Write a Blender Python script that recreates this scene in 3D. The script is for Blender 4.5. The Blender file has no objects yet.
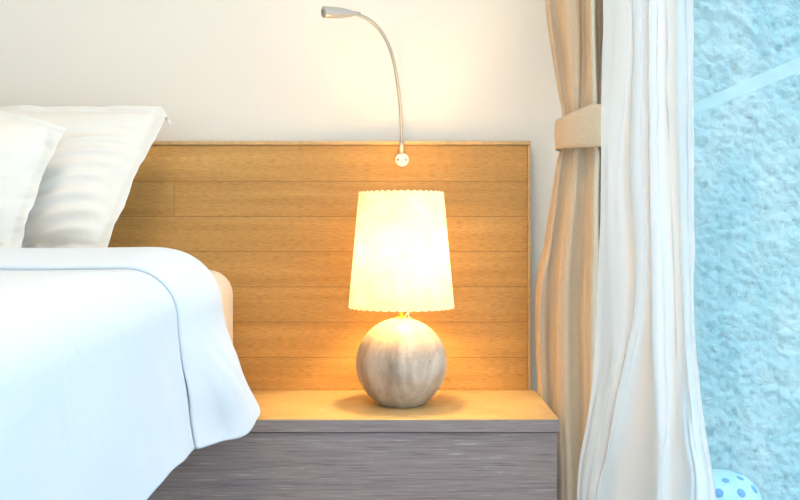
import bpy, bmesh, math, random
from mathutils import Vector, noise
random.seed(4)
sc = bpy.context.scene
C = sc.collection
PI = math.pi
H = 0.812            # camera height
F = 924.0            # focal length in pixels of an 800 px wide frame
HZ = 232.0           # row of the eye level

def at(px, py, Y):
    return Vector(((px-400)*Y/F, Y, H-(py-HZ)*Y/F))

# ------------------------------------------------------------------ helpers
def link(name, me, mat=None, parent=None):
    o = bpy.data.objects.new(name, me)
    C.objects.link(o)
    if mat: me.materials.append(mat)
    if parent: o.parent = parent
    return o

def tag(o, label=None, cat=None, group=None, kind=None):
    if label: o['label'] = label
    if cat: o['category'] = cat
    if group: o['group'] = group
    if kind: o['kind'] = kind
    return o

def thing(name, label, cat, loc=(0, 0, 0), group=None):
    o = bpy.data.objects.new(name, None); C.objects.link(o)
    o.location = loc; o.empty_display_size = .05
    return tag(o, label, cat, group)

def mesh(name, verts, faces, mat, parent=None, smooth=True, off=None):
    me = bpy.data.meshes.new(name)
    if off is not None:
        verts = [Vector(v)-Vector(off) for v in verts]
    me.from_pydata([tuple(v) for v in verts], [], faces)
    if smooth:
        for p in me.polygons: p.use_smooth = True
    me.update()
    return link(name, me, mat, parent)

def box(name, lo, hi, mat, parent=None, bevel=0, off=None, seg=2):
    bm = bmesh.new()
    bmesh.ops.create_cube(bm, size=1)
    for v in bm.verts:
        v.co = Vector([lo[i] + (v.co[i]+.5)*(hi[i]-lo[i]) for i in range(3)])
        if off is not None: v.co -= Vector(off)
    if bevel:
        bmesh.ops.bevel(bm, geom=bm.edges[:], offset=bevel, segments=seg, affect='EDGES', profile=.5)
    bmesh.ops.recalc_face_normals(bm, faces=bm.faces[:])
    me = bpy.data.meshes.new(name); bm.to_mesh(me); bm.free()
    return link(name, me, mat, parent)

def lathe(name, prof, mat, parent=None, n=48, cap=True, smooth=True):
    vs, fs = [], []
    for r, z in prof:
        for k in range(n):
            a = 2*PI*k/n
            vs.append((r*math.cos(a), r*math.sin(a), z))
    m = len(prof)
    for i in range(m-1):
        for k in range(n):
            k2 = (k+1) % n
            fs.append((i*n+k, i*n+k2, (i+1)*n+k2, (i+1)*n+k))
    if cap:
        fs.append(tuple(range(n))[::-1]); fs.append(tuple(range((m-1)*n, m*n)))
    return mesh(name, vs, fs, mat, parent, smooth)

def tube(name, pts, rad, mat, parent=None, n=14, cap=True, closed=False):
    pts = [Vector(p) for p in pts]
    m = len(pts)
    rads = rad if isinstance(rad, (list, tuple)) else [rad]*m
    vs, fs = [], []
    t0 = (pts[1]-pts[0]).normalized()
    ref = Vector((0, 0, 1)) if abs(t0.z) < .9 else Vector((0, 1, 0))
    nrm = (ref - t0*ref.dot(t0)).normalized()
    for i in range(m):
        if closed: t = (pts[(i+1) % m]-pts[i-1]).normalized()
        else: t = (pts[min(i+1, m-1)]-pts[max(i-1, 0)]).normalized()
        nrm = (nrm - t*nrm.dot(t)).normalized()
        b = t.cross(nrm)
        for k in range(n):
            a = 2*PI*k/n
            vs.append(pts[i]+(nrm*math.cos(a)+b*math.sin(a))*rads[i])
    R = m if closed else m-1
    for i in range(R):
        j = (i+1) % m
        for k in range(n):
            k2 = (k+1) % n
            fs.append((i*n+k, i*n+k2, j*n+k2, j*n+k))
    if cap and not closed:
        fs.append(tuple(range(n))[::-1]); fs.append(tuple(range((m-1)*n, m*n)))
    return mesh(name, vs, fs, mat, parent)

def catmull(ps, k):
    """points (any vectors as tuples) -> denser list, k steps per span"""
    out = []
    n = len(ps)
    for i in range(n-1):
        p0 = ps[max(i-1, 0)]; p1 = ps[i]; p2 = ps[i+1]; p3 = ps[min(i+2, n-1)]
        for j in range(k):
            t = j/k
            out.append(tuple(.5*((2*b)+(-a+c)*t+(2*a-5*b+4*c-d)*t*t+(-a+3*b-3*c+d)*t**3)
                             for a, b, c, d in zip(p0, p1, p2, p3)))
    out.append(tuple(ps[-1]))
    return out

def grid_faces(nu, nv):
    return [(i*nv+j, i*nv+j+1, (i+1)*nv+j+1, (i+1)*nv+j) for i in range(nu-1) for j in range(nv-1)]

def nz(x, y, z, s=1.0):
    return noise.noise(Vector((x*s, y*s, z*s)))

# ------------------------------------------------------------------ materials
class NT:
    def __init__(s, name):
        s.m = bpy.data.materials.new(name); s.m.use_nodes = True
        s.t = s.m.node_tree; s.t.nodes.clear()
        s.out = s.n('ShaderNodeOutputMaterial')
    def n(s, typ, **kw):
        nd = s.t.nodes.new(typ)
        for k, v in kw.items():
            if k.startswith('_'): setattr(nd, k[1:], v)
            else: nd.inputs[k.replace('__', ' ')].default_value = v
        return nd
    def l(s, a, b): s.t.links.new(a, b)
    def coord(s, scale=(1, 1, 1), loc=(0, 0, 0)):
        tc = s.n('ShaderNodeTexCoord'); mp = s.n('ShaderNodeMapping')
        mp.inputs['Scale'].default_value = scale; mp.inputs['Location'].default_value = loc
        s.l(tc.outputs['Object'], mp.inputs['Vector']); return mp.outputs['Vector']
    def noise(s, vec, scale=5, detail=4, rough=.55, dist=0):
        nd = s.n('ShaderNodeTexNoise', Scale=scale, Detail=detail, Roughness=rough, Distortion=dist)
        s.l(vec, nd.inputs['Vector']); return nd.outputs['Fac']
    def ramp(s, fac, stops):
        r = s.n('ShaderNodeValToRGB')
        e = r.color_ramp.elements
        while len(e) < len(stops): e.new(.5)
        for el, (p, c) in zip(e, stops):
            el.position = p; el.color = (*c, 1) if len(c) == 3 else c
        s.l(fac, r.inputs['Fac']); return r.outputs['Color']
    def mix(s, a, b, fac=.5, mode='MIX'):
        m = s.n('ShaderNodeMix', _data_type='RGBA', _blend_type=mode)
        for sock, v in ((m.inputs[6], a), (m.inputs[7], b), (m.inputs[0], fac)):
            if isinstance(v, bpy.types.NodeSocket): s.l(v, sock)
            else: sock.default_value = (*v, 1) if isinstance(v, tuple) else v
        return m.outputs[2]
    def bump(s, h, strength=.3, dist=.01, normal=None):
        b = s.n('ShaderNodeBump', Strength=strength, Distance=dist)
        s.l(h, b.inputs['Height'])
        if normal: s.l(normal, b.inputs['Normal'])
        return b.outputs['Normal']
    def principled(s, color, rough=.5, normal=None, metal=0, spec=.5, **kw):
        p = s.n('ShaderNodeBsdfPrincipled', Metallic=metal)
        p.inputs['Specular IOR Level'].default_value = spec
        for sock, v in ((p.inputs['Base Color'], color), (p.inputs['Roughness'], rough)):
            if isinstance(v, bpy.types.NodeSocket): s.l(v, sock)
            else: sock.default_value = (*v, 1) if isinstance(v, tuple) else v
        if normal: s.l(normal, p.inputs['Normal'])
        s.l(p.outputs[0], s.out.inputs[0]); return p

def plain(name, col, rough=.5, metal=0, spec=.5, nsc=0, nb=.1):
    t = NT(name)
    if nsc:
        f = t.noise(t.coord(), nsc, 5)
        c = t.mix(col, tuple(x*.9 for x in col), f)
        t.principled(c, rough, t.bump(f, nb, .004), metal, spec)
    else:
        t.principled(col, rough, None, metal, spec)
    return t.m

# back wall: smooth cream paint
def m_paint():
    t = NT('cream_paint')
    f = t.noise(t.coord(), 260, 3)
    t.principled((.77, .725, .67), .85, t.bump(f, .05, .002), 0, .2)
    return t.m

def m_headboard():
    t = NT('oak_planks')
    v0 = t.coord()
    sep = t.n('ShaderNodeSeparateXYZ'); t.l(v0, sep.inputs[0])
    com = t.n('ShaderNodeCombineXYZ'); t.l(sep.outputs[0], com.inputs[0]); t.l(sep.outputs[2], com.inputs[1])
    mp = t.n('ShaderNodeMapping'); mp.inputs['Location'].default_value = (.561+2.4*4-.75, -.9387+.0875*24+.0005, 0)
    t.l(com.outputs[0], mp.inputs['Vector'])
    br = t.n('ShaderNodeTexBrick', Scale=1, Bias=0)
    br.offset = .5; br.offset_frequency = 2
    br.inputs['Mortar Size'].default_value = .0009
    br.inputs['Mortar Smooth'].default_value = .3
    br.inputs['Brick Width'].default_value = 2.4
    br.inputs['Row Height'].default_value = .0875
    br.inputs['Color1'].default_value = (0, 0, 0, 1); br.inputs['Color2'].default_value = (1, 1, 1, 1)
    br.inputs['Mortar'].default_value = (.5, .5, .5, 1)
    t.l(mp.outputs[0], br.inputs['Vector'])
    # grain, different in each plank
    add = t.n('ShaderNodeVectorMath', _operation='MULTIPLY_ADD')
    t.l(br.outputs['Color'], add.inputs[0]); add.inputs[1].default_value = (3.1, 0, 7.7); t.l(v0, add.inputs[2])
    def g(sx, sz, sc_, det, dist=0):
        m2 = t.n('ShaderNodeMapping'); m2.inputs['Scale'].default_value = (sx, 1, sz)
        t.l(add.outputs[0], m2.inputs['Vector']); return t.noise(m2.outputs[0], sc_, det, .6, dist)
    fine = g(55, 420, 1, 5)
    broad = g(1.6, 34, 1, 5, .3)
    flame = g(.9, 9, 1, 3, 1.2)
    c = t.ramp(broad, [(.25, (.45, .24, .072)), (.5, (.54, .305, .095)), (.75, (.62, .365, .125))])
    c2 = t.ramp(fine, [(.3, (.50, .48, .46)), (.5, (.97, .97, .97)), (.72, (1.22, 1.2, 1.15))])
    c = t.mix(c, c2, .62, 'MULTIPLY')
    c = t.mix(c, t.ramp(flame, [(.35, (.84, .82, .78)), (.65, (1.08, 1.06, 1.02))]), .6, 'MULTIPLY')
    c = t.mix(c, t.ramp(br.outputs['Color'], [(0, (.90, .88, .86)), (1, (1.08, 1.08, 1.08))]), .7, 'MULTIPLY')
    c = t.mix(c, (.17, .09, .035), t.ramp(br.outputs['Fac'], [(0, (0, 0, 0)), (1, (.75, .75, .75))]))
    inv = t.n('ShaderNodeMath', _operation='SUBTRACT'); inv.inputs[0].default_value = 1
    t.l(br.outputs['Fac'], inv.inputs[1])
    n1 = t.bump(inv.outputs[0], .5, .002)
    t.principled(c, .55, t.bump(fine, .12, .001, n1), 0, .35)
    return t.m

def m_trim():
    t = NT('oak_edging')
    f = t.noise(t.coord((10, 10, 10)), 8, 4)
    t.principled(t.ramp(f, [(.3, (.50, .32, .14)), (.7, (.60, .41, .20))]), .5, None, 0, .4)
    return t.m

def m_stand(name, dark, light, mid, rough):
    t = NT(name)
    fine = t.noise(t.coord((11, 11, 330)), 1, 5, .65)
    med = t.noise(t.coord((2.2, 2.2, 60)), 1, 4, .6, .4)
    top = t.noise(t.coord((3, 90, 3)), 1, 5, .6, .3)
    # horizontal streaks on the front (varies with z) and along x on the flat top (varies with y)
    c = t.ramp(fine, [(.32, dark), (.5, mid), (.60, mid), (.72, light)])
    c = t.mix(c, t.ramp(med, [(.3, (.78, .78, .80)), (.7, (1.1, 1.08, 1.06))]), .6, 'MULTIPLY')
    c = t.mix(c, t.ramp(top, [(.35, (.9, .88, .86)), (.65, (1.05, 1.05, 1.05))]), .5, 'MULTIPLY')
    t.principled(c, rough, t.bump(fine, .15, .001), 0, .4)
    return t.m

def m_marble():
    t = NT('grey_stone')
    f1 = t.noise(t.coord((14, 14, 5)), 1, 5, .6, .8)
    f2 = t.noise(t.coord((60, 60, 14)), 1, 4, .6, .3)
    f3 = t.noise(t.coord((9, 9, 13), (3, 1, 2)), 1, 6, .7, 1.8)
    c = t.ramp(f1, [(.3, (.29, .21, .155)), (.5, (.48, .395, .32)), (.7, (.66, .59, .52))])
    c = t.mix(c, t.ramp(f2, [(.3, (.80, .79, .78)), (.65, (1.08, 1.08, 1.08))]), .6, 'MULTIPLY')
    c = t.mix(c, (.16, .125, .10), t.ramp(f3, [(.48, (0, 0, 0)), (.5, (.22, .22, .22)), (.52, (0, 0, 0))]))
    n2 = t.noise(t.coord((30, 30, 30), (7, 3, 1)), 1, 2)
    c = t.mix(c, (.12, .09, .08), t.ramp(n2, [(.70, (0, 0, 0)), (.76, (.6, .6, .6))]))
    t.principled(c, .42, None, 0, .4)
    return t.m

def m_shade():
    t = NT('parchment')
    f = t.noise(t.coord((1, 1, 1)), 16, 5, .6, .5)
    f2 = t.noise(t.coord((3, 3, 9)), 9, 4, .6)
    col = t.ramp(f, [(.25, (.78, .64, .40)), (.5, (.88, .77, .54)), (.72, (.95, .87, .68))])
    col = t.mix(col, t.ramp(f2, [(.35, (.93, .91, .87)), (.6, (1, 1, 1))]), .7, 'MULTIPLY')
    d = t.n('ShaderNodeBsdfDiffuse'); tr = t.n('ShaderNodeBsdfTranslucent')
    t.l(col, d.inputs[0]); t.l(col, tr.inputs[0])
    mx = t.n('ShaderNodeMixShader'); mx.inputs[0].default_value = SHADE_T
    t.l(d.outputs[0], mx.inputs[1]); t.l(tr.outputs[0], mx.inputs[2]); t.l(mx.outputs[0], t.out.inputs[0])
    return t.m

def m_cloth(name, col, sc_=900, b=.08, transl=0, transp=0, wr=0, rough=.9):
    t = NT(name)
    f = t.noise(t.coord(), sc_, 2)
    nrm = t.bump(f, b, .0015)
    if wr:
        w = t.noise(t.coord((1, 1, 1)), 7, 5, .55, 1.0)
        nrm = t.bump(w, wr, .02, nrm)
    p = t.principled(col, rough, nrm, 0, .15)
    sh = p.outputs[0]
    if transl:
        tr = t.n('ShaderNodeBsdfTranslucent'); tr.inputs[0].default_value = (*col, 1); t.l(nrm, tr.inputs['Normal'])
        m = t.n('ShaderNodeMixShader'); m.inputs[0].default_value = transl
        t.l(sh, m.inputs[1]); t.l(tr.outputs[0], m.inputs[2]); sh = m.outputs[0]
    if transp:
        tp = t.n('ShaderNodeBsdfTransparent')
        m = t.n('ShaderNodeMixShader'); m.inputs[0].default_value = transp
        t.l(sh, m.inputs[1]); t.l(tp.outputs[0], m.inputs[2]); sh = m.outputs[0]
    t.l(sh, t.out.inputs[0])
    return t.m

def m_linen():
    t = NT('beige_linen')
    a = t.noise(t.coord((300, 300, 1600)), 1, 2); b = t.noise(t.coord((1500, 1500, 260)), 1, 2)
    w = t.mix(a, b, .5)
    big = t.noise(t.coord((6, 6, 2)), 1, 3)
    c = t.ramp(w, [(.3, (.51, .39, .265)), (.5, (.67, .53, .385)), (.7, (.79, .645, .49))])
    c = t.mix(c, t.ramp(big, [(.3, (.93, .93, .93)), (.7, (1.04, 1.04, 1.04))]), .6, 'MULTIPLY')
    p = t.principled(c, .9, t.bump(w, .25, .001), 0, .1)
    tr = t.n('ShaderNodeBsdfTranslucent'); t.l(c, tr.inputs[0])
    m = t.n('ShaderNodeMixShader'); m.inputs[0].default_value = .12
    t.l(p.outputs[0], m.inputs[1]); t.l(tr.outputs[0], m.inputs[2]); t.l(m.outputs[0], t.out.inputs[0])
    return t.m

def m_stucco():
    t = NT('blue_roughcast')
    v = t.coord()
    f = t.noise(v, 38, 8, .7, 1.2)
    f2 = t.noise(t.coord((1, 1, .35)), 4.5, 4, .6, .5)
    f3 = t.noise(v, 150, 5, .7)
    c = t.ramp(f2, [(.28, (.24, .48, .56)), (.5, (.36, .56, .62)), (.72, (.49, .63, .66))])
    xg = t.n('ShaderNodeSeparateXYZ'); t.l(v, xg.inputs[0])
    f4 = t.noise(t.coord((1, 1, 1), (4, 2, 9)), 26, 5, .7)
    c = t.mix(c, (.42, .56, .59), t.ramp(f4, [(.56, (0, 0, 0)), (.68, (.6, .6, .6))]))
    n1 = t.bump(f, .9, .012)
    t.principled(c, .9, t.bump(f3, .5, .004, n1), 0, .1)
    return t.m

def m_glass():
    t = NT('clear_glass')
    g = t.n('ShaderNodeBsdfGlossy', Roughness=.0); tp = t.n('ShaderNodeBsdfTransparent')
    tp.inputs[0].default_value = (.93, .98, .99, 1)
    lw = t.n('ShaderNodeLayerWeight', Blend=.5); m = t.n('ShaderNodeMixShader')
    pw = t.n('ShaderNodeMath', _operation='POWER'); t.l(lw.outputs['Facing'], pw.inputs[0]); pw.inputs[1].default_value = 5
    fr = t.n('ShaderNodeMath', _operation='MULTIPLY_ADD'); t.l(pw.outputs[0], fr.inputs[0]); fr.inputs[1].default_value = .45; fr.inputs[2].default_value = .02
    t.l(fr.outputs[0], m.inputs[0]); t.l(tp.outputs[0], m.inputs[1]); t.l(g.outputs[0], m.inputs[2])
    t.l(m.outputs[0], t.out.inputs[0]); return t.m

def m_frost():
    t = NT('frosted_film')
    d = t.n('ShaderNodeBsdfTranslucent'); d.inputs[0].default_value = (.62, .84, .92, 1)
    d2 = t.n('ShaderNodeBsdfDiffuse'); d2.inputs[0].default_value = (.62, .84, .92, 1)
    tp = t.n('ShaderNodeBsdfTransparent')
    a = t.n('ShaderNodeMixShader'); t.l(d.outputs[0], a.inputs[1]); t.l(d2.outputs[0], a.inputs[2])
    b = t.n('ShaderNodeMixShader'); b.inputs[0].default_value = .68
    t.l(a.outputs[0], b.inputs[1]); t.l(tp.outputs[0], b.inputs[2]); t.l(b.outputs[0], t.out.inputs[0])
    return t.m

def m_emit(name, col, s):
    t = NT(name); e = t.n('ShaderNodeEmission', Strength=s); e.inputs[0].default_value = (*col, 1)
    t.l(e.outputs[0], t.out.inputs[0]); return t.m

def m_gooseneck():
    t = NT('ribbed_steel')
    w = t.n('ShaderNodeTexWave', Scale=1, Distortion=0)
    w.bands_direction = 'Z'
    t.l(t.coord((90, 90, 90)), w.inputs['Vector'])
    t.principled((.42, .40, .37), .38, t.bump(w.outputs['Fac'], .4, .001), .85)
    return t.m

# tuning values
SHADE_T = .14
WORLD = 1.75
BULB = 235
FILL_CEIL = 18
SUN = 2.0
M = dict(
    paint=m_paint(), oak=m_headboard(), trim=m_trim(),
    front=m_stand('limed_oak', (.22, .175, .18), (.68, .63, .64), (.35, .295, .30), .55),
    top=m_stand('limed_oak_top', (.50, .32, .13), (.66, .47, .24), (.58, .40, .18), .45),
    stone=m_marble(), shade=m_shade(),
    brass=plain('brass', (.80, .56, .20), .28, 1), steel=plain('satin_steel', (.47, .43, .40), .4, .4),
    plate=plain('pale_enamel', (.82, .78, .72), .35), screw=plain('screw_brass', (.38, .30, .16), .4, .8),
    goose=m_gooseneck(), cord=plain('white_cord', (.85, .83, .78), .5), thread=plain('lacing_thread', (.55, .47, .36), .8),
    duvet=m_cloth('white_cotton', (.68, .74, .815), 900, .05, wr=.16),
    pillow=m_cloth('pillow_cotton', (.75, .73, .70), 900, .05, wr=.2),
    sheet=m_cloth('mattress_cotton', (.84, .80, .71), 700, .08),
    linen=m_linen(), sheer=m_cloth('white_voile', (.93, .935, .945), 1400, .05, transl=.66, transp=.14, wr=.05),
    stucco=m_stucco(), glass=m_glass(), frost=m_frost(), alu=plain('white_frame', (.85, .87, .88), .4),
    lantern=plain('pale_blue_glaze', (.33, .57, .71), .35, nsc=40), hole=plain('lantern_inside', (.09, .30, .56), .8),
    floor=plain('brown_floor', (.32, .24, .18), .5, nsc=6), tile=plain('pale_tile', (.62, .68, .70), .6, nsc=12),
    ceil=plain('ceiling_white', (.86, .85, .83), .9), wall=plain('room_wall', (.84, .80, .745), .9),
    base=plain('bed_base_fabric', (.40, .36, .33), .9, nsc=60),
    fill_diffuser=m_emit('fill_lamp_glow', (1, .76, .49), FILL_CEIL),
    bulb=m_emit('bulb_glow', (1, .67, .25), BULB), socket=plain('socket_plastic', (.75, .70, .62), .5),
    lens=plain('lens_glass', (.25, .24, .23), .15),
)

# ------------------------------------------------------------------ the setting
YW = 2.335           # back wall
XR = .70             # inside face of the window wall
def struct(name, lo, hi, mat):
    return tag(box(name, lo, hi, mat), kind='structure')
struct('floor', (-2.8, -2.5, -.06), (XR, YW, 0), M['floor'])
struct('ceiling', (-2.8, -2.5, 2.6), (XR+.12, YW+.12, 2.7), M['ceil'])
struct('wall_back', (-2.8, YW, -.06), (XR, YW+.12, 2.6), M['paint'])
struct('wall_left', (-2.9, -2.5, -.06), (-2.8, YW+.12, 2.6), M['wall'])
# window wall (right) : a full height opening, plain wall above it and at both ends
def wall_with_hole(name, lo, hi, a0, a1, z0, z1, axis, mat):
    bm = bmesh.new()
    def add(l, h):
        r = bmesh.ops.create_cube(bm, size=1)
        for v in r['verts']:
            v.co = Vector([l[i]+(v.co[i]+.5)*(h[i]-l[i]) for i in range(3)])
    l, h = list(lo), list(hi)
    h1 = h[:]; h1[axis] = a0; add(l, h1)
    if a1 < hi[axis]-.005:
        l1 = l[:]; l1[axis] = a1; add(l1, h)
    l2, h2 = l[:], h[:]; l2[axis] = a0; h2[axis] = a1; l2[2] = z1; add(l2, h2)
    if z0 > l[2]:
        l3, h3 = l[:], h[:]; l3[axis] = a0; h3[axis] = a1; h3[2] = z0; add(l3, h3)
    me = bpy.data.meshes.new(name); bm.to_mesh(me); bm.free()
    return tag(link(name, me, mat), kind='structure')
wall_with_hole('wall_right', (XR, -2.5, -.06), (XR+.12, YW, 2.6), -2.2, YW, 0, 2.45, 1, M['wall'])
wall_with_hole('wall_front', (-2.8, -2.6, -.06), (XR+.12, -2.5, 2.6), -2.4, .3, .3, 2.4, 0, M['wall'])

GX = .66             # the sliding door runs just inside the wall line
win = tag(bpy.data.objects.new('window_1', None), kind='structure'); C.objects.link(win)
win.location = (GX, 0, 0)
wo = (GX, 0, 0)
box('pane', (GX-.003, -2.17, .05), (GX+.003, 2.295, 2.40), M['glass'], win, off=wo)
fr = bmesh.new()
for l, h in (((GX-.02, -2.2, 0), (GX+.04, 2.33, .05)), ((GX-.02, -2.2, 2.40), (GX+.04, 2.33, 2.45)),
             ((GX-.02, 2.295, .05), (GX+.04, 2.33, 2.40)), ((GX-.02, -2.2, .05), (GX+.04, -2.17, 2.40))):
    r = bmesh.ops.create_cube(fr, size=1)
    for v in r['verts']:
        v.co = Vector([l[i]+(v.co[i]+.5)*(h[i]-l[i]) for i in range(3)])-Vector(wo)
me = bpy.data.meshes.new('window_frame'); fr.to_mesh(me); fr.free(); link('window_frame', me, M['alu'], win)
st = box('frosted_strip', (GX-.0045, -2.17, H+.275-.0128), (GX-.0035, 2.295, H+.275+.0128), M['frost'], win, off=wo)
tag(st, 'pale frosted safety strip across the glass')
win2 = tag(bpy.data.objects.new('fill_window', None), kind='structure'); C.objects.link(win2)  # unseen window added behind the camera to let in more sky light
box('pane', (-2.4, -2.553, .3), (.3, -2.547, 2.4), M['glass'], win2)

# balcony outside: floor and the rough blue wall across its end
struct('balcony_floor', (XR+.12, -3, -.16), (3.2, 3.0, -.09), M['tile'])
def stucco_wall():
    x0, x1, z0, z1, Y = .74, 2.2, -.12, 2.7, 2.86
    st_ = .0085
    nx = int((x1-x0)/st_)+1; nzz = int((z1-z0)/st_)+1
    vs = []
    for i in range(nx):
        for j in range(nzz):
            x = x0+(x1-x0)*i/(nx-1); z = z0+(z1-z0)*j/(nzz-1)
            w = noise.noise_vector(Vector((x*9, 3.1, z*9)))*.05
            a = noise.noise(Vector((x*16+w.x*30, 1.7, z*16+w.z*30)))
            b = 1-abs(noise.noise(Vector((x*34+w.z*40, 5.2, z*30+w.x*40))))*2
            c = noise.noise(Vector((x*70, 9.2, z*70)))
            e = noise.noise(Vector((x*120, 2.2, z*100)))
            d = .007*a+.007*max(b, 0)**3+.006*c+.005*e
            vs.append((x, Y-d, z))
    fs = [tuple(f[::-1]) for f in grid_faces(nx, nzz)]
    o = mesh('wall_outside', vs, fs, M['stucco'])
    md = o.modifiers.new('thick', 'SOLIDIFY'); md.thickness = .12; md.offset = -1
    return tag(o, kind='structure')
stucco_wall()

# ------------------------------------------------------------------ headboard
YH = 2.295
hb = thing('headboard', 'oak plank headboard with pale edging, behind the bed and the lit lamp', 'headboard', (-.75, YH, 0))
ho = hb.location
hx0, hx1, hz1 = -2.30, .3245, H+(HZ-141)*YH/F
box('plank_panel', (hx0+.008, YH, 0), (hx1-.008, YW-.012, hz1-.010), M['oak'], hb, .0008, ho)
# object coordinates must stay in world scale: shift the plank pattern with the panel
for l, h, nm in (((hx0, YH-.003, hz1-.0095), (hx1, YW-.010, hz1), 'top_edging'),
                 ((hx1-.0075, YH-.003, 0), (hx1, YW-.010, hz1-.010), 'side_edging')):
    box(nm, l, h, M['trim'], hb, .0012, ho)
box('wall_batten', (hx0+.1, YW-.012, .3), (hx1-.12, YW-.001, .9), M['trim'], hb, 0, ho)

# ------------------------------------------------------------------ nightstand
YF, NT_ = 1.935, .42
ns = thing('nightstand', 'limed grey oak nightstand under the lit lamp, thick top and plain front', 'nightstand', (-.1, 2.1, 0))
no = ns.location
NX0, NX1 = -.53, .334
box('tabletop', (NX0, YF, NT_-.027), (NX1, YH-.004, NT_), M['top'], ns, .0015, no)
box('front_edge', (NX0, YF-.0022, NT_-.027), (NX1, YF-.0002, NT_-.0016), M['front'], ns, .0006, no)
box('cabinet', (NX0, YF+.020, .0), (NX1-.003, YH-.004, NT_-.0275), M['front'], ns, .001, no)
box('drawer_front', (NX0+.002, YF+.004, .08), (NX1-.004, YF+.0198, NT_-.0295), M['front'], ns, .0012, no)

# ------------------------------------------------------------------ table lamp
LX, LY = .003, 2.108
lamp = thing('table_lamp', 'lit table lamp with round grey stone base and laced parchment shade', 'lamp', (LX, LY, NT_))
# stone ball
zc, R = .513-NT_, .1035
prof = [(0.0001, .0), (.0490, .0), (.0525, .0013)]
for k in range(41):
    a = math.radians(-58+ (58+82)*k/40)
    rr = R*math.cos(a); z = zc+R*math.sin(a)
    prof.append((rr, z))
# blend the foot smoothly into the ball
prof = [(r, z) for r, z in prof if not (z < .012 and r > .0581)]
prof += [(.0001, zc+R*.992)]
ball = lathe('stone_base', prof, M['stone'], lamp, 72, cap=False)
ztop = zc+R*.992
lathe('collar', [(.0001, ztop-.001), (.0118, ztop-.001), (.0125, ztop+.0005), (.0118, ztop+.0025), (.0001, ztop+.0025)], M['brass'], lamp, 32, False)
lathe('neck', [(.0001, ztop+.0025), (.0062, ztop+.0025), (.0062, ztop+.058), (.0085, ztop+.060), (.0085, ztop+.064), (.0001, ztop+.064)], M['brass'], lamp, 24, False)
lathe('socket', [(.0001, ztop+.064), (.013, ztop+.064), (.0145, ztop+.070), (.0145, ztop+.105), (.0001, ztop+.105)], M['socket'], lamp, 24, False)
bz = ztop+.105
bp = [(.0001, bz), (.013, bz), (.0135, bz+.008)]
for k in range(11):
    a = math.radians(-58+148*k/10); bp.append((max(.028*math.cos(a), .0001), bz+.034+.028*math.sin(a)))
lathe('bulb', bp, M['bulb'], lamp, 20, False)
# shade
zs0, zs1, rs0, rs1, NS = .6415-NT_, .9010-NT_, .1203, .0965, 42
sub = 8
def shade_mesh():
    n = NS*sub; rows = 24; vs = []
    for i in range(rows+1):
        t = i/rows
        for k in range(n):
            a = 2*PI*k/n
            ph = (k % sub)/sub
            sc_ = math.sin(PI*ph)
            z = zs0+(zs1-zs0)*t
            if i == 0: z -= .0022*sc_
            if i == rows: z += .0030*sc_
            r = rs0+(rs1-rs0)*t
            r += .0006*nz(math.cos(a)*3, math.sin(a)*3, t*3)
            vs.append((r*math.cos(a), r*math.sin(a), z))
    fs = [(i*n+k, i*n+(k+1) % n, (i+1)*n+(k+1) % n, (i+1)*n+k) for i in range(rows) for k in range(n)]
    o = mesh('lampshade', vs, fs, M['shade'], lamp)
    return o
shade = shade_mesh()
def lacing(r, z, up):
    pts = []
    for k in range(NS):
        for q in range(10):
            a = 2*PI*(k+q/10)/NS; b = 2*PI*q/10
            pts.append(((r+.0016*math.cos(b))*math.cos(a), (r+.0016*math.cos(b))*math.sin(a), z+up*(.0022*math.sin(b)-.0004)))
    return tube('edge_lacing', pts, .00055, M['thread'], shade, 6, closed=True)
lacing(rs0, zs0+.001, 1); lacing(rs1, zs1-.001, 1)
# wire spider which carries the shade
sp = []
for k in range(3):
    a = 2*PI*k/3+.4
    sp.append(k)
    tube('shade_wire', [(.0085*math.cos(a), .0085*math.sin(a), ztop+.062), (.05*math.cos(a), .05*math.sin(a), ztop+.060),
                        ((rs0-.003)*math.cos(a), (rs0-.003)*math.sin(a), ztop+.050)], .0011, M['brass'], lamp, 8)
# little white cord loop at the neck, running down behind the ball
cp = [(.0085, -.002, ztop+.0035), (.0135, -.004, ztop+.0115), (.0165, -.002, ztop+.0095), (.0160, .003, ztop+.003), (.022, .03, ztop-.003)]
for k in range(8):
    a = math.radians(62-k*15); cp.append((.022*(1-k/9), (R+.002)*math.cos(a), zc+(R+.002)*math.sin(a)))
cp += [(.01, .115, .004), (.02, .14, .003), (.03, .172, .003)]
tube('cord', catmull(cp, 5), .0013, M['cord'], lamp, 8)

# ------------------------------------------------------------------ gooseneck reading light
rl = thing('reading_light', 'slim satin steel gooseneck reading light mounted on the headboard', 'reading light', at(402, 160, YH))
ro = rl.location
def L(v): return Vector(v)-ro
def disc(name, c, r, y0, y1, mat, parent, n=40, bev=.0012):
    prof = [(.0001, 0), (r, 0), (r, (y0-y1)-bev), (r-bev, y0-y1), (.0001, y0-y1)]
    o = lathe(name, prof, mat, parent, n, False)
    for v in o.data.vertices:
        x, y, z = v.co
        v.co = (c.x+x, y0-z, c.z+y)      # lathe axis turned towards the viewer
    o.data.flip_normals()
    for v in o.data.vertices: v.co = Vector(v.co)-ro
    return o
c0 = at(402, 160, YH)
disc('mounting_plate', c0, .0170, YH-.0005, YH-.010, M['plate'], rl)
for dx in (-.0098, .0098):
    disc('screw', Vector((c0.x+dx, 0, c0.z)), .0031, YH-.0098, YH-.0115, M['screw'], rl, 16, .0004)
npx = [(401.6, 153.5, 2.284), (401.4, 140, 2.281), (401, 120, 2.274), (399.6, 100, 2.262), (397, 80, 2.246), (393.3, 60, 2.228),
       (388, 44, 2.212), (380, 30, 2.196), (370, 20.5, 2.180), (361, 16, 2.168), (353, 13.6, 2.158)]
npt = catmull([tuple(L(at(*p))) for p in npx], 8)
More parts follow.
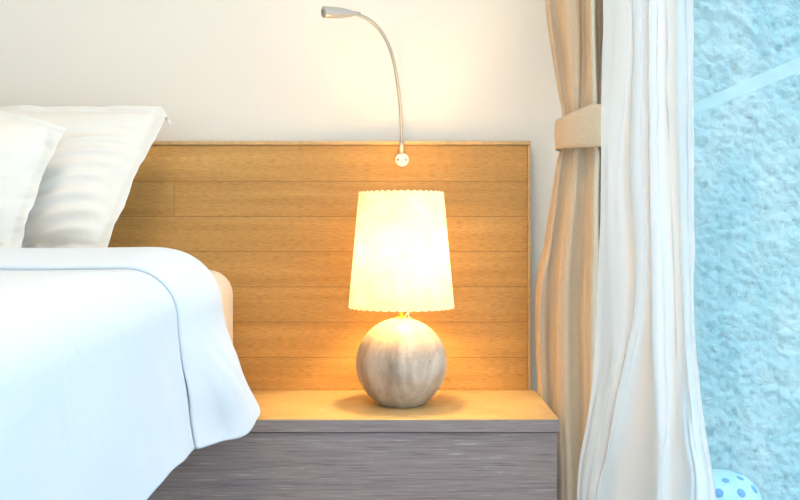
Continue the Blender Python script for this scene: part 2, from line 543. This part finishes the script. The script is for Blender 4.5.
tube('gooseneck', npt, .0040, M['goose'], rl, 14)
tube('ferrule', [npt[0], npt[6], npt[7]], [.0058, .0058, .0050], M['steel'], rl, 20)
e0 = Vector(npt[-1]); hd = (L(at(322, 11.8, 2.115))-e0).normalized(); hl = (L(at(322, 11.8, 2.115))-e0).length
ps, rs = [], []
for t, r in ((-.22, .0046), (-.10, .0052), (0, .0060), (.12, .0084), (.30, .0112), (.5, .0128), (.75, .0133), (.93, .0133), (.955, .0128), (.956, .0110), (.935, .0108)):
    ps.append(e0+hd*hl*t); rs.append(r)
tube('lamp_head', ps, rs, M['steel'], rl, 28)
tube('lens', [e0+hd*hl*.93, e0+hd*hl*.985, e0+hd*hl*1.0], [.0075, .0065, .003], M['lens'], rl, 20)
sw = e0+hd*hl*.48+Vector((0, -.0126, .001))
tube('switch', [sw, sw+Vector((-.010, -.0007, 0))], .0018, M['screw'], rl, 10)

# ------------------------------------------------------------------ bed
bed = thing('bed', 'low bed with a cream covered mattress against the headboard', 'bed', (-1.3, 1.25, 0))
bo = bed.location
def soft_box(name, lo, hi, r, mat, parent, off, seg=6, mid=0):
    bm = bmesh.new(); bmesh.ops.create_cube(bm, size=1)
    for v in bm.verts: v.co = Vector([lo[i]+(v.co[i]+.5)*(hi[i]-lo[i]) for i in range(3)])
    vert = [e for e in bm.edges if abs(e.verts[0].co.z-e.verts[1].co.z) > .05]
    bmesh.ops.bevel(bm, geom=vert, offset=r*1.5, segments=seg, affect='EDGES', profile=.5)
    hor = [e for e in bm.edges if abs(e.verts[0].co.z-e.verts[1].co.z) < .01 and len(e.link_faces) == 2 and
           abs(e.link_faces[0].normal.z-e.link_faces[1].normal.z) > .5]
    bmesh.ops.bevel(bm, geom=hor, offset=r, segments=seg, affect='EDGES', profile=.5)
    for v in bm.verts: v.co -= Vector(off)
    me = bpy.data.meshes.new(name); bm.to_mesh(me); bm.free()
    for p in me.polygons: p.use_smooth = True
    return link(name, me, mat, parent)
soft_box('mattress', (-2.15, .30, .428), (-.398, 2.285, .722), .06, M['sheet'], bed, bo)
soft_box('bed_base', (-2.05, .40, .06), (-.555, 2.27, .427), .01, M['base'], bed, bo)
for x in (-1.95, -.68):
    for y in (.5, 2.15):
        box('leg', (x-.03, y-.03, 0), (x+.03, y+.03, .06), M['front'], bed, 0, bo)

def smooth(a, b, x):
    t = max(0, min(1, (x-a)/(b-a))); return t*t*(3-2*t)

def duvet():
    ZT, XE, RA = .744, -.392, .085
    nt, na, nsd = 46, 14, 44
    # path along the bed: towards the head, then folded back over itself
    path = []
    for k in range(72): path.append((.24+(1.862-.24)*k/71, 0.0))
    rf = .015
    for k in range(1, 10):
        a = -PI/2+PI*k/9; path.append((1.862+rf*1.25*math.cos(a)*1.0, rf+rf*math.sin(a)))
    for k in range(1, 17):
        t = k/16
        path.append((1.862-.255*t, 2*rf+.006*math.sin(PI*t)-(2*rf-.0070)*t**2.5))
    ns_ = nt+na+nsd
    vs = []
    for vi, (Y, off) in enumerate(path):
        band = off > rf*.5
        tb = min(1, max(0, (1.862-Y)/.255)) if band else 0
        fl = .004+.026*smooth(1.25, 1.65, Y)+.032*smooth(1.6, 1.86, Y)
        hem = .398+.032*smooth(1.2, 1.5, Y)+.010*smooth(1.68, 1.86, Y)+.003*nz(Y*4, 1, 1)
        if band: hem += .010*(1-tb)-.010*tb-.010*math.sin(PI*min(1, max(0, (1.862-Y)/.255)))**1.0*(1 if Y < 1.862 else 0)
        Ye = Y
        foot = smooth(.42, .24, Y)
        for i in range(ns_):
            if i < nt:
                t = i/(nt-1); X = -2.0+(XE-RA+2.0)*t; Z = ZT; nx_, nz_ = 0, 1
                dn = 0
            elif i < nt+na:
                a = PI/2*(i-nt+1)/(na+1); X = XE-RA+RA*math.sin(a); Z = ZT-RA+RA*math.cos(a)
                nx_, nz_ = math.sin(a), math.cos(a); dn = 0
            else:
                dn = (i-nt-na)/(nsd-1); z0 = ZT-RA
                Z = z0+(hem-z0)*dn; X = XE+fl*dn**1.2*1.0; nx_, nz_ = 1, 0
            o = off
            if band:
                low = smooth(.05, .7, dn) if i >= nt+na else 0
                o += low*(.020*math.sin(PI*min(1, tb*1.02))**.7+.013*tb**2)
            # soft puffiness and folds
            puff = .010*nz(X*2.2, Y*2.6, Z*2.2)+.004*nz(X*7, Y*7+3, Z*6)
            side = .004*dn*math.sin(Y*9+2.2+1.4*nz(Y*2, Z*4, 2))+.004*dn*nz(Y*14, Z*3, 7)
            # diagonal pull creases by the fold
            cr = .006*smooth(1.25, 1.6, Y)*dn*(1-dn)*4*nz((Y+Z*.7)*18, (Y-Z)*3, 4)
            # hem bead
            o += puff*(.35 if band else 1)+side+cr
            # the fold's back corner is pulled outwards into a tip low down
            tip = smooth(.55, 1, dn)*smooth(1.80, 1.88, Y)*.015
            yy = Ye+.02*tip+(.115*tb*smooth(.15, 1, dn) if band else 0)
            vs.append((X+nx_*o+tip, yy, Z+nz_*o-.26*foot*(1 if i < nt+na else .3)*0))
    fs = grid_faces(len(path), ns_)
    o = mesh('duvet', vs, fs, M['duvet'], None)
    md = o.modifiers.new('thick', 'SOLIDIFY'); md.thickness = .011; md.offset = 0
    ss = o.modifiers.new('soft', 'SUBSURF'); ss.levels = 1; ss.render_levels = 1
    return o
dv = duvet()
tag(dv, 'white duvet draped over the bed, its head end folded back', 'duvet')

def pillow(name, TL, TR, BR, BL, h, label, bulge_top=.02, droop=0, seed=0, pinch=.03, ridges=(), amp=1):
    TL, TR, BR, BL = map(Vector, (TL, TR, BR, BL))
    ctr = (TL+TR+BR+BL)/4
    base = Vector((ctr.x, ctr.y, min(BR.z, BL.z)))
    U = ((TR-TL)+(BR-BL)).normalized(); V = ((TL-BL)+(TR-BR)).normalized(); Nn = U.cross(V).normalized()   # Nn faces the room
    if Nn.y > 0: Nn = -Nn
    nu, nv = 90, 64
    su, sv = .915, .90
    front, back = [], []
    for i in range(nu):
        a = -1+2*i/(nu-1)
        for j in range(nv):
            b = -1+2*j/(nv-1)
            s, t = (a+1)/2, (b+1)/2
            p = (BL*(1-s)+BR*s)*(1-t)+(TL*(1-s)+TR*s)*t
            p = p + V*bulge_top*(1-a*a)*max(b, 0)**2
            p = p - U*pinch*a*abs(a)*(1-b*b)
            ia = min(1, abs(a)/su); ib = min(1, abs(b)/sv)
            th = h*((1-ia**2.2)**.55)*((1-ib**2.2)**.55)
            fl = 0
            q = p
            w = .005*nz(a*1.6+seed, b*3.0-a, seed)+.003*amp*nz(a*1.4+seed, b*8-a*2.4, seed+5)
            for (a0, b0), (a1, b1), am, wd in ridges:
                da, db = a1-a0, b1-b0; ll = da*da+db*db
                tt = ((a-a0)*da+(b-b0)*db)/ll
                if -.15 < tt < 1.15:
                    bend = .05*math.sin(PI*tt)
                    dist = abs(b-(b0+db*tt)-bend+(a-(a0+da*tt))*.2)
                    w += 1.5*am*math.exp(-(dist/wd)**2)*smooth(-.15, .2, tt)*smooth(1.15, .5, tt)
            inr = min(1, th/(h*.35)); seam = min(abs(abs(a)-su), abs(abs(b)-sv))
            wav = (1-inr)*(.011*nz(a*4+seed, b*3.2, 3)+.003*nz(a*13, b*9+seed, 4))
            # flange ripples and drooping corner
            d = smooth(.84, 1, a)*smooth(.76, 1, b)
            q = q+U*smooth(.85, 1, a)*(.006*nz(b*2.6, seed, 1)+.0025*nz(b*9, seed, 4))
            q = q+Vector((0, -.15, -1))*droop*smooth(.925, 1, a)*smooth(.84, .96, b)
            front.append(q+Nn*(th+w*inr+wav+.0022-.004*max(0, 1-seam/.03))); back.append(q-Nn*(th*.9-wav+.0012))
    nfront = len(front)
    F1 = [tuple(f) for f in grid_faces(nu, nv)]
    F2 = [tuple(x+nfront for x in f[::-1]) for f in grid_faces(nu, nv)]
    rim = [i*nv for i in range(nu)]+[(nu-1)*nv+j for j in range(1, nv)]+[i*nv+nv-1 for i in range(nu-2, -1, -1)]+[j for j in range(nv-2, 0, -1)]
    F3 = [(rim[k], rim[k-1], rim[k-1]+nfront, rim[k]+nfront) for k in range(len(rim))]
    o = mesh(name, [v-base for v in front+back], F1+F2+F3, M['pillow'], None)
    o.location = base
    bm = bmesh.new(); bm.from_mesh(o.data); bmesh.ops.recalc_face_normals(bm, faces=bm.faces[:]); bm.to_mesh(o.data); bm.free()
    tag(o, label, 'pillow', 'pillows leaning on the headboard')
    ss = o.modifiers.new('soft', 'SUBSURF'); ss.levels = 1; ss.render_levels = 1
    return o
def ab(x, y):
    t = (252-y)/146; l = -176+35*t; rr = 107+66*t
    return (2*(x-l)/(rr-l)-1, 2*t-1)
rid = [(ab(x0, y0), ab(x1, y1), am, wd) for x0, y0, x1, y1, am, wd in (
    (138, 148, 40, 166, .007, .045), (133, 160, 34, 182, .008, .05), (130, 171, 40, 194, .007, .04), (114, 186, 38, 204, .007, .05),
    (108, 202, 28, 222, .009, .06), (112, 217, 24, 238, .008, .05), (146, 132, 60, 142, .004, .05), (104, 234, 40, 246, .006, .04))]
pillow('pillow', (-1.28, 2.185, 1.108), at(173, 106, 2.185), at(107, 252, 2.02), (-1.26, 2.02, .765), .066,
       'larger white flanged pillow against the headboard, its corner nearest the lamp', .0, .042, 1.3, .012, rid)
rid2 = [((.93, .8), (.3, -.5), .006, .10), ((.9, .35), (.35, -.8), .006, .09), ((.6, .9), (.1, -.3), .005, .12), ((.9, -.3), (.5, -.85), .006, .07)]
pillow('pillow', (-1.50, 1.985, 1.05), at(67, 128, 1.985), at(20, 252, 1.905), (-1.46, 1.905, .772), .055,
       'front white pillow cut by the left frame edge, before the larger pillow', .065, .0, 6.1, .012, rid2, .5)

# ------------------------------------------------------------------ curtains
def track_surface(levels, Y0, ku, kv, wr, seed, crease, zfloor=.012, ztop=2.42):
    """levels: list of (py, [(px, Y), ...]) -> grid of points, smooth both ways"""
    rows = []
    for py, tr in levels:
        z = H-(py-HZ)*Y0/F
        z = max(zfloor, min(ztop, z))
        rows.append([((px-400)*Y/F, Y, z) for px, Y in tr])
    dense = [catmull(r, ku) for r in rows]
    cols = [catmull([r[i] for r in dense], kv) for i in range(len(dense[0]))]
    nu, nv = len(cols), len(cols[0])
    vs = []
    for i in range(nu):
        for j in range(nv):
            x, y, z = cols[i][j]
            cr = (1-abs(nz(i/ku*.85+seed+.25*nz(z*3, 1, seed), z*.55, seed+2))*1.6)
            y -= crease*max(cr, 0)**5
            n_ = nz(x*24+seed, y*24, z*4)*wr+nz(x*60+seed, y*40+3, z*10)*wr*.35+(max(0, nz(x*22+seed, 2.2+y*5, z*8)-.12)*wr*4.5 if seed == 3 else 0)
            vs.append((x+n_*.5, y-n_, z))
    return vs, grid_faces(nu, nv)

def sheer():
    # tracks, from the drape side to the window side
    D = [1.86, 1.82, 1.79, 1.85, 1.79, 1.86, 1.79, 1.87, 1.90, 1.93, 1.91, 1.94]
    rowsx = [
        (-760, [603, 613, 624, 632, 640, 647, 655, 662, 667, 676, 686, 692]),
        (-100, [603, 614, 626, 632, 641, 647, 656, 662, 667, 676, 687, 692]),
        (0,    [603, 615, 628, 632, 642, 648, 657, 663, 667, 676, 688, 693]),
        (60,   [602, 614, 628, 633, 641, 648, 656, 663, 667, 677, 688, 693]),
        (120,  [601, 610, 622, 630, 641, 648, 657, 665, 669, 678, 689, 694]),
        (180,  [600, 608, 617, 630, 642, 649, 660, 668, 672, 679, 689, 694]),
        (240,  [599, 608, 620, 634, 645, 650, 662, 670, 675, 680, 689, 694]),
        (300,  [597, 607, 622, 634, 643, 651, 664, 672, 676, 682, 690, 694]),
        (350,  [595, 605, 618, 626, 633, 652, 664, 672, 678, 684, 691, 696]),
        (400,  [590, 598, 608, 615, 622, 655, 668, 674, 680, 689, 696, 701]),
        (450,  [581, 590, 600, 606, 612, 657, 662, 674, 684, 693, 701, 708]),
        (490,  [577, 584, 592, 597, 604, 655, 660, 676, 688, 698, 706, 714]),
        (560,  [574, 581, 588, 594, 602, 652, 658, 677, 690, 701, 709, 718]),
        (640,  [572, 580, 588, 594, 602, 650, 657, 677, 690, 702, 710, 720])]
    lv = []
    for py, xs in rowsx:
        k = smooth(330, 450, py)
        dd = D[:]
        dd[3] -= .03*k; dd[4] += .0*k; dd[0] -= .03*k; dd[5] -= .015*k
        dd[10] -= .06*k; dd[11] -= .08*k; dd[9] -= .04*k
        if py < 60: pass
        lv.append((py, list(zip(xs, dd))))
    vs, fs = track_surface(lv, 1.85, 7, 8, .0020, 3, .010)
    o = mesh('sheer_curtain', vs, fs, M['sheer'])
    return tag(o, 'white sheer curtain gathered in long folds beside the window glass', 'curtain')
sheer()

dr = thing('drape', 'beige linen drape tied back between the headboard and the white sheer', 'curtain', (.46, 2.15, 0))
def drape():
    D = [2.270, 2.205, 2.225, 2.17, 2.15, 2.175, 2.13, 2.115, 2.26, 2.16]
    rowsx = [
        (-560, [538, 544, 552, 560, 572, 579, 584, 594, 599, 611]),
        (-100, [542, 547, 554, 562, 574, 581, 586, 594, 599, 611]),
        (0,    [545.5, 549, 556, 564, 576, 583, 587, 593, 598, 611]),
        (50,   [552, 555, 561, 568, 578, 584, 588, 594, 599, 610]),
        (95,   [559, 562, 566, 571, 578, 583, 588, 595, 600, 608]),
        (112,  [562, 565, 568, 573, 578, 583, 588, 595, 600, 607]),
        (140,  [562, 565, 568, 573, 579, 584, 589, 596, 601, 607]),
        (160,  [557, 561, 566, 571, 577, 584, 590, 597, 602, 608]),
        (200,  [551, 556, 562, 567, 575, 583, 589, 596, 602, 609]),
        (250,  [543, 549, 556, 562, 570, 580, 588, 596, 603, 611]),
        (280,  [537, 543, 553, 559, 567, 578, 586, 595, 603, 612]),
        (330,  [535, 540, 551, 557, 566, 577, 585, 595, 604, 613]),
        (400,  [538.6, 542.6, 552, 558, 567, 578, 586, 596, 605, 614]),
        (480,  [540, 545, 553, 559, 568, 579, 587, 597, 606, 615]),
        (580,  [540, 545, 553, 559, 568, 579, 587, 597, 606, 615])]
    lv = []
    for py, xs in rowsx:
        g = .62-.27*smooth(50, 110, py)*(1-smooth(150, 230, py))
        lv.append((py, [(x, (2.275-.175*(x-538)/75)*(1-.45)+.45*d if False else 2.185+(d-2.185)*g) for x, d in zip(xs, D)]))
    vs, fs = track_surface(lv, 2.19, 6, 8, .0015, 8, -.006)
    o = mesh('drape_cloth', vs, fs, M['linen'], dr, off=dr.location)
    md = o.modifiers.new('thick', 'SOLIDIFY'); md.thickness = .002
    # tie-back : a closed band round the gathered cloth, dipping towards the window
    vs, fs = [], []
    n, m = 64, 9
    for j in range(m):
        t = j/(m-1)
        for k in range(n):
            a = 2*PI*k/n
            cx, cy = .4270, 2.175
            rx, ry = .057, .050
            x = cx+rx*math.copysign(abs(math.cos(a))**.8, math.cos(a)); y = cy+ry*math.copysign(abs(math.sin(a))**.8, math.sin(a))
            y += -.28*(x-cx)
            zt = H-(106-HZ)*2.15/F - max(0, .010-(x-cx))*.42*1.0; zb = H-(148-HZ)*2.15/F+(x-cx)*.02
            z = zb+(zt-zb)*t
            e = .0025*math.sin(PI*t)+.0012*nz(x*60, y*60, z*25)
            vs.append((x+e*math.cos(a), y+e*math.sin(a), z))
    for j in range(m-1):
        for k in range(n):
            fs.append((j*n+k, j*n+(k+1) % n, (j+1)*n+(k+1) % n, (j+1)*n+k))
    b = mesh('tieback', vs, fs, M['linen'], dr, off=dr.location)
    md = b.modifiers.new('thick', 'SOLIDIFY'); md.thickness = .004
drape()

# ------------------------------------------------------------------ lantern on the balcony floor
lan = thing('garden_lantern', 'pale blue pierced dome lantern outside, low by the blue wall', 'lantern', (.868, 2.52, -.09))
lp = [(.0001, 0), (.100, 0), (.112, .012), (.122, .05), (.124, .10), (.120, .15), (.108, .195), (.086, .226), (.060, .2405), (.030, .2465), (.0001, .248)]
lp2 = catmull([(r, z) for r, z in lp], 4)
def lantern_body():
    o = lathe('dome', lp2, M['lantern'], lan, 64, False)
    md = o.modifiers.new('thick', 'SOLIDIFY'); md.thickness = .006
    # pierced holes, shown as dark round recesses with a rim
    def prof_at(z):
        for (r0, z0), (r1, z1) in zip(lp2, lp2[1:]):
            if z0 <= z <= z1 and z1 > z0:
                f = (z-z0)/(z1-z0); return r0+(r1-r0)*f, math.atan2(z1-z0, r1-r0)
        return .1, PI/2
    for ring, (z, cnt, rad, ph) in enumerate(((.2405, 7, .010, .2), (.216, 10, .012, .0), (.180, 12, .0125, .26), (.130, 12, .0125, 0), (.08, 12, .0125, .26))):
        r, sl = prof_at(z)
        for k in range(cnt):
            a = 2*PI*k/cnt+ph
            nrm = Vector((math.sin(sl)*math.cos(a), math.sin(sl)*math.sin(a), -math.cos(sl)))
            c = Vector((r*math.cos(a), r*math.sin(a), z))+nrm*.0005
            u = nrm.orthogonal().normalized(); w = nrm.cross(u)
            vs = [c+nrm*.0008]+[c+(u*math.cos(q)+w*math.sin(q))*rad for q in [2*PI*i/24 for i in range(24)]]
            vs += [v-nrm*.004 for v in vs[1:]]
            fs = [(0, 1+i, 1+(i+1) % 24) for i in range(24)]+[(1+i, 25+i, 25+(i+1) % 24, 1+(i+1) % 24) for i in range(24)]
            mesh('piercing', vs, fs, M['hole'], lan)
lantern_body()

# ------------------------------------------------------------------ light
w = bpy.data.worlds.new('sky'); sc.world = w; w.use_nodes = True
bg = w.node_tree.nodes['Background']
bg.inputs[0].default_value = (.80, .905, 1.0, 1); bg.inputs[1].default_value = WORLD
cl = thing('fill_lamp', 'added unseen warm fill lamp on the ceiling above the bed', 'fill lamp', (-.35, 1.0, 2.6))  # unseen lamp, added to give the room warm overall light
lathe('rim', [(.30, -.001), (.31, -.001), (.31, -.06), (.30, -.06)], M['alu'], cl, 48, False)
lathe('fill_diffuser', [(.0001, -.055), (.295, -.055), (.295, -.05), (.0001, -.05)], M['fill_diffuser'], cl, 48, False)

sd = bpy.data.lights.new('sun', 'SUN'); sd.energy = SUN; sd.angle = math.radians(12); sd.color = (.93, .98, 1)
so = bpy.data.objects.new('sun', sd); C.objects.link(so)
so.rotation_euler = Vector((0, .42, -1)).to_track_quat('-Z', 'Y').to_euler(); so.location = (2, 0, 5)

# ------------------------------------------------------------------ camera
cd = bpy.data.cameras.new('camera'); cam = bpy.data.objects.new('camera', cd); C.objects.link(cam)
cam.location = (0, 0, H); cam.rotation_euler = (PI/2, 0, 0)
cd.sensor_width = 36; cd.lens = F/800*36; cd.shift_y = -(250-HZ)/800
cd.clip_start = .02
sc.camera = cam
vs_ = sc.view_settings
vs_.view_transform = 'Standard'; vs_.look = 'None'; vs_.gamma = 1; vs_.use_curve_mapping = False
vs_.exposure = 0.42
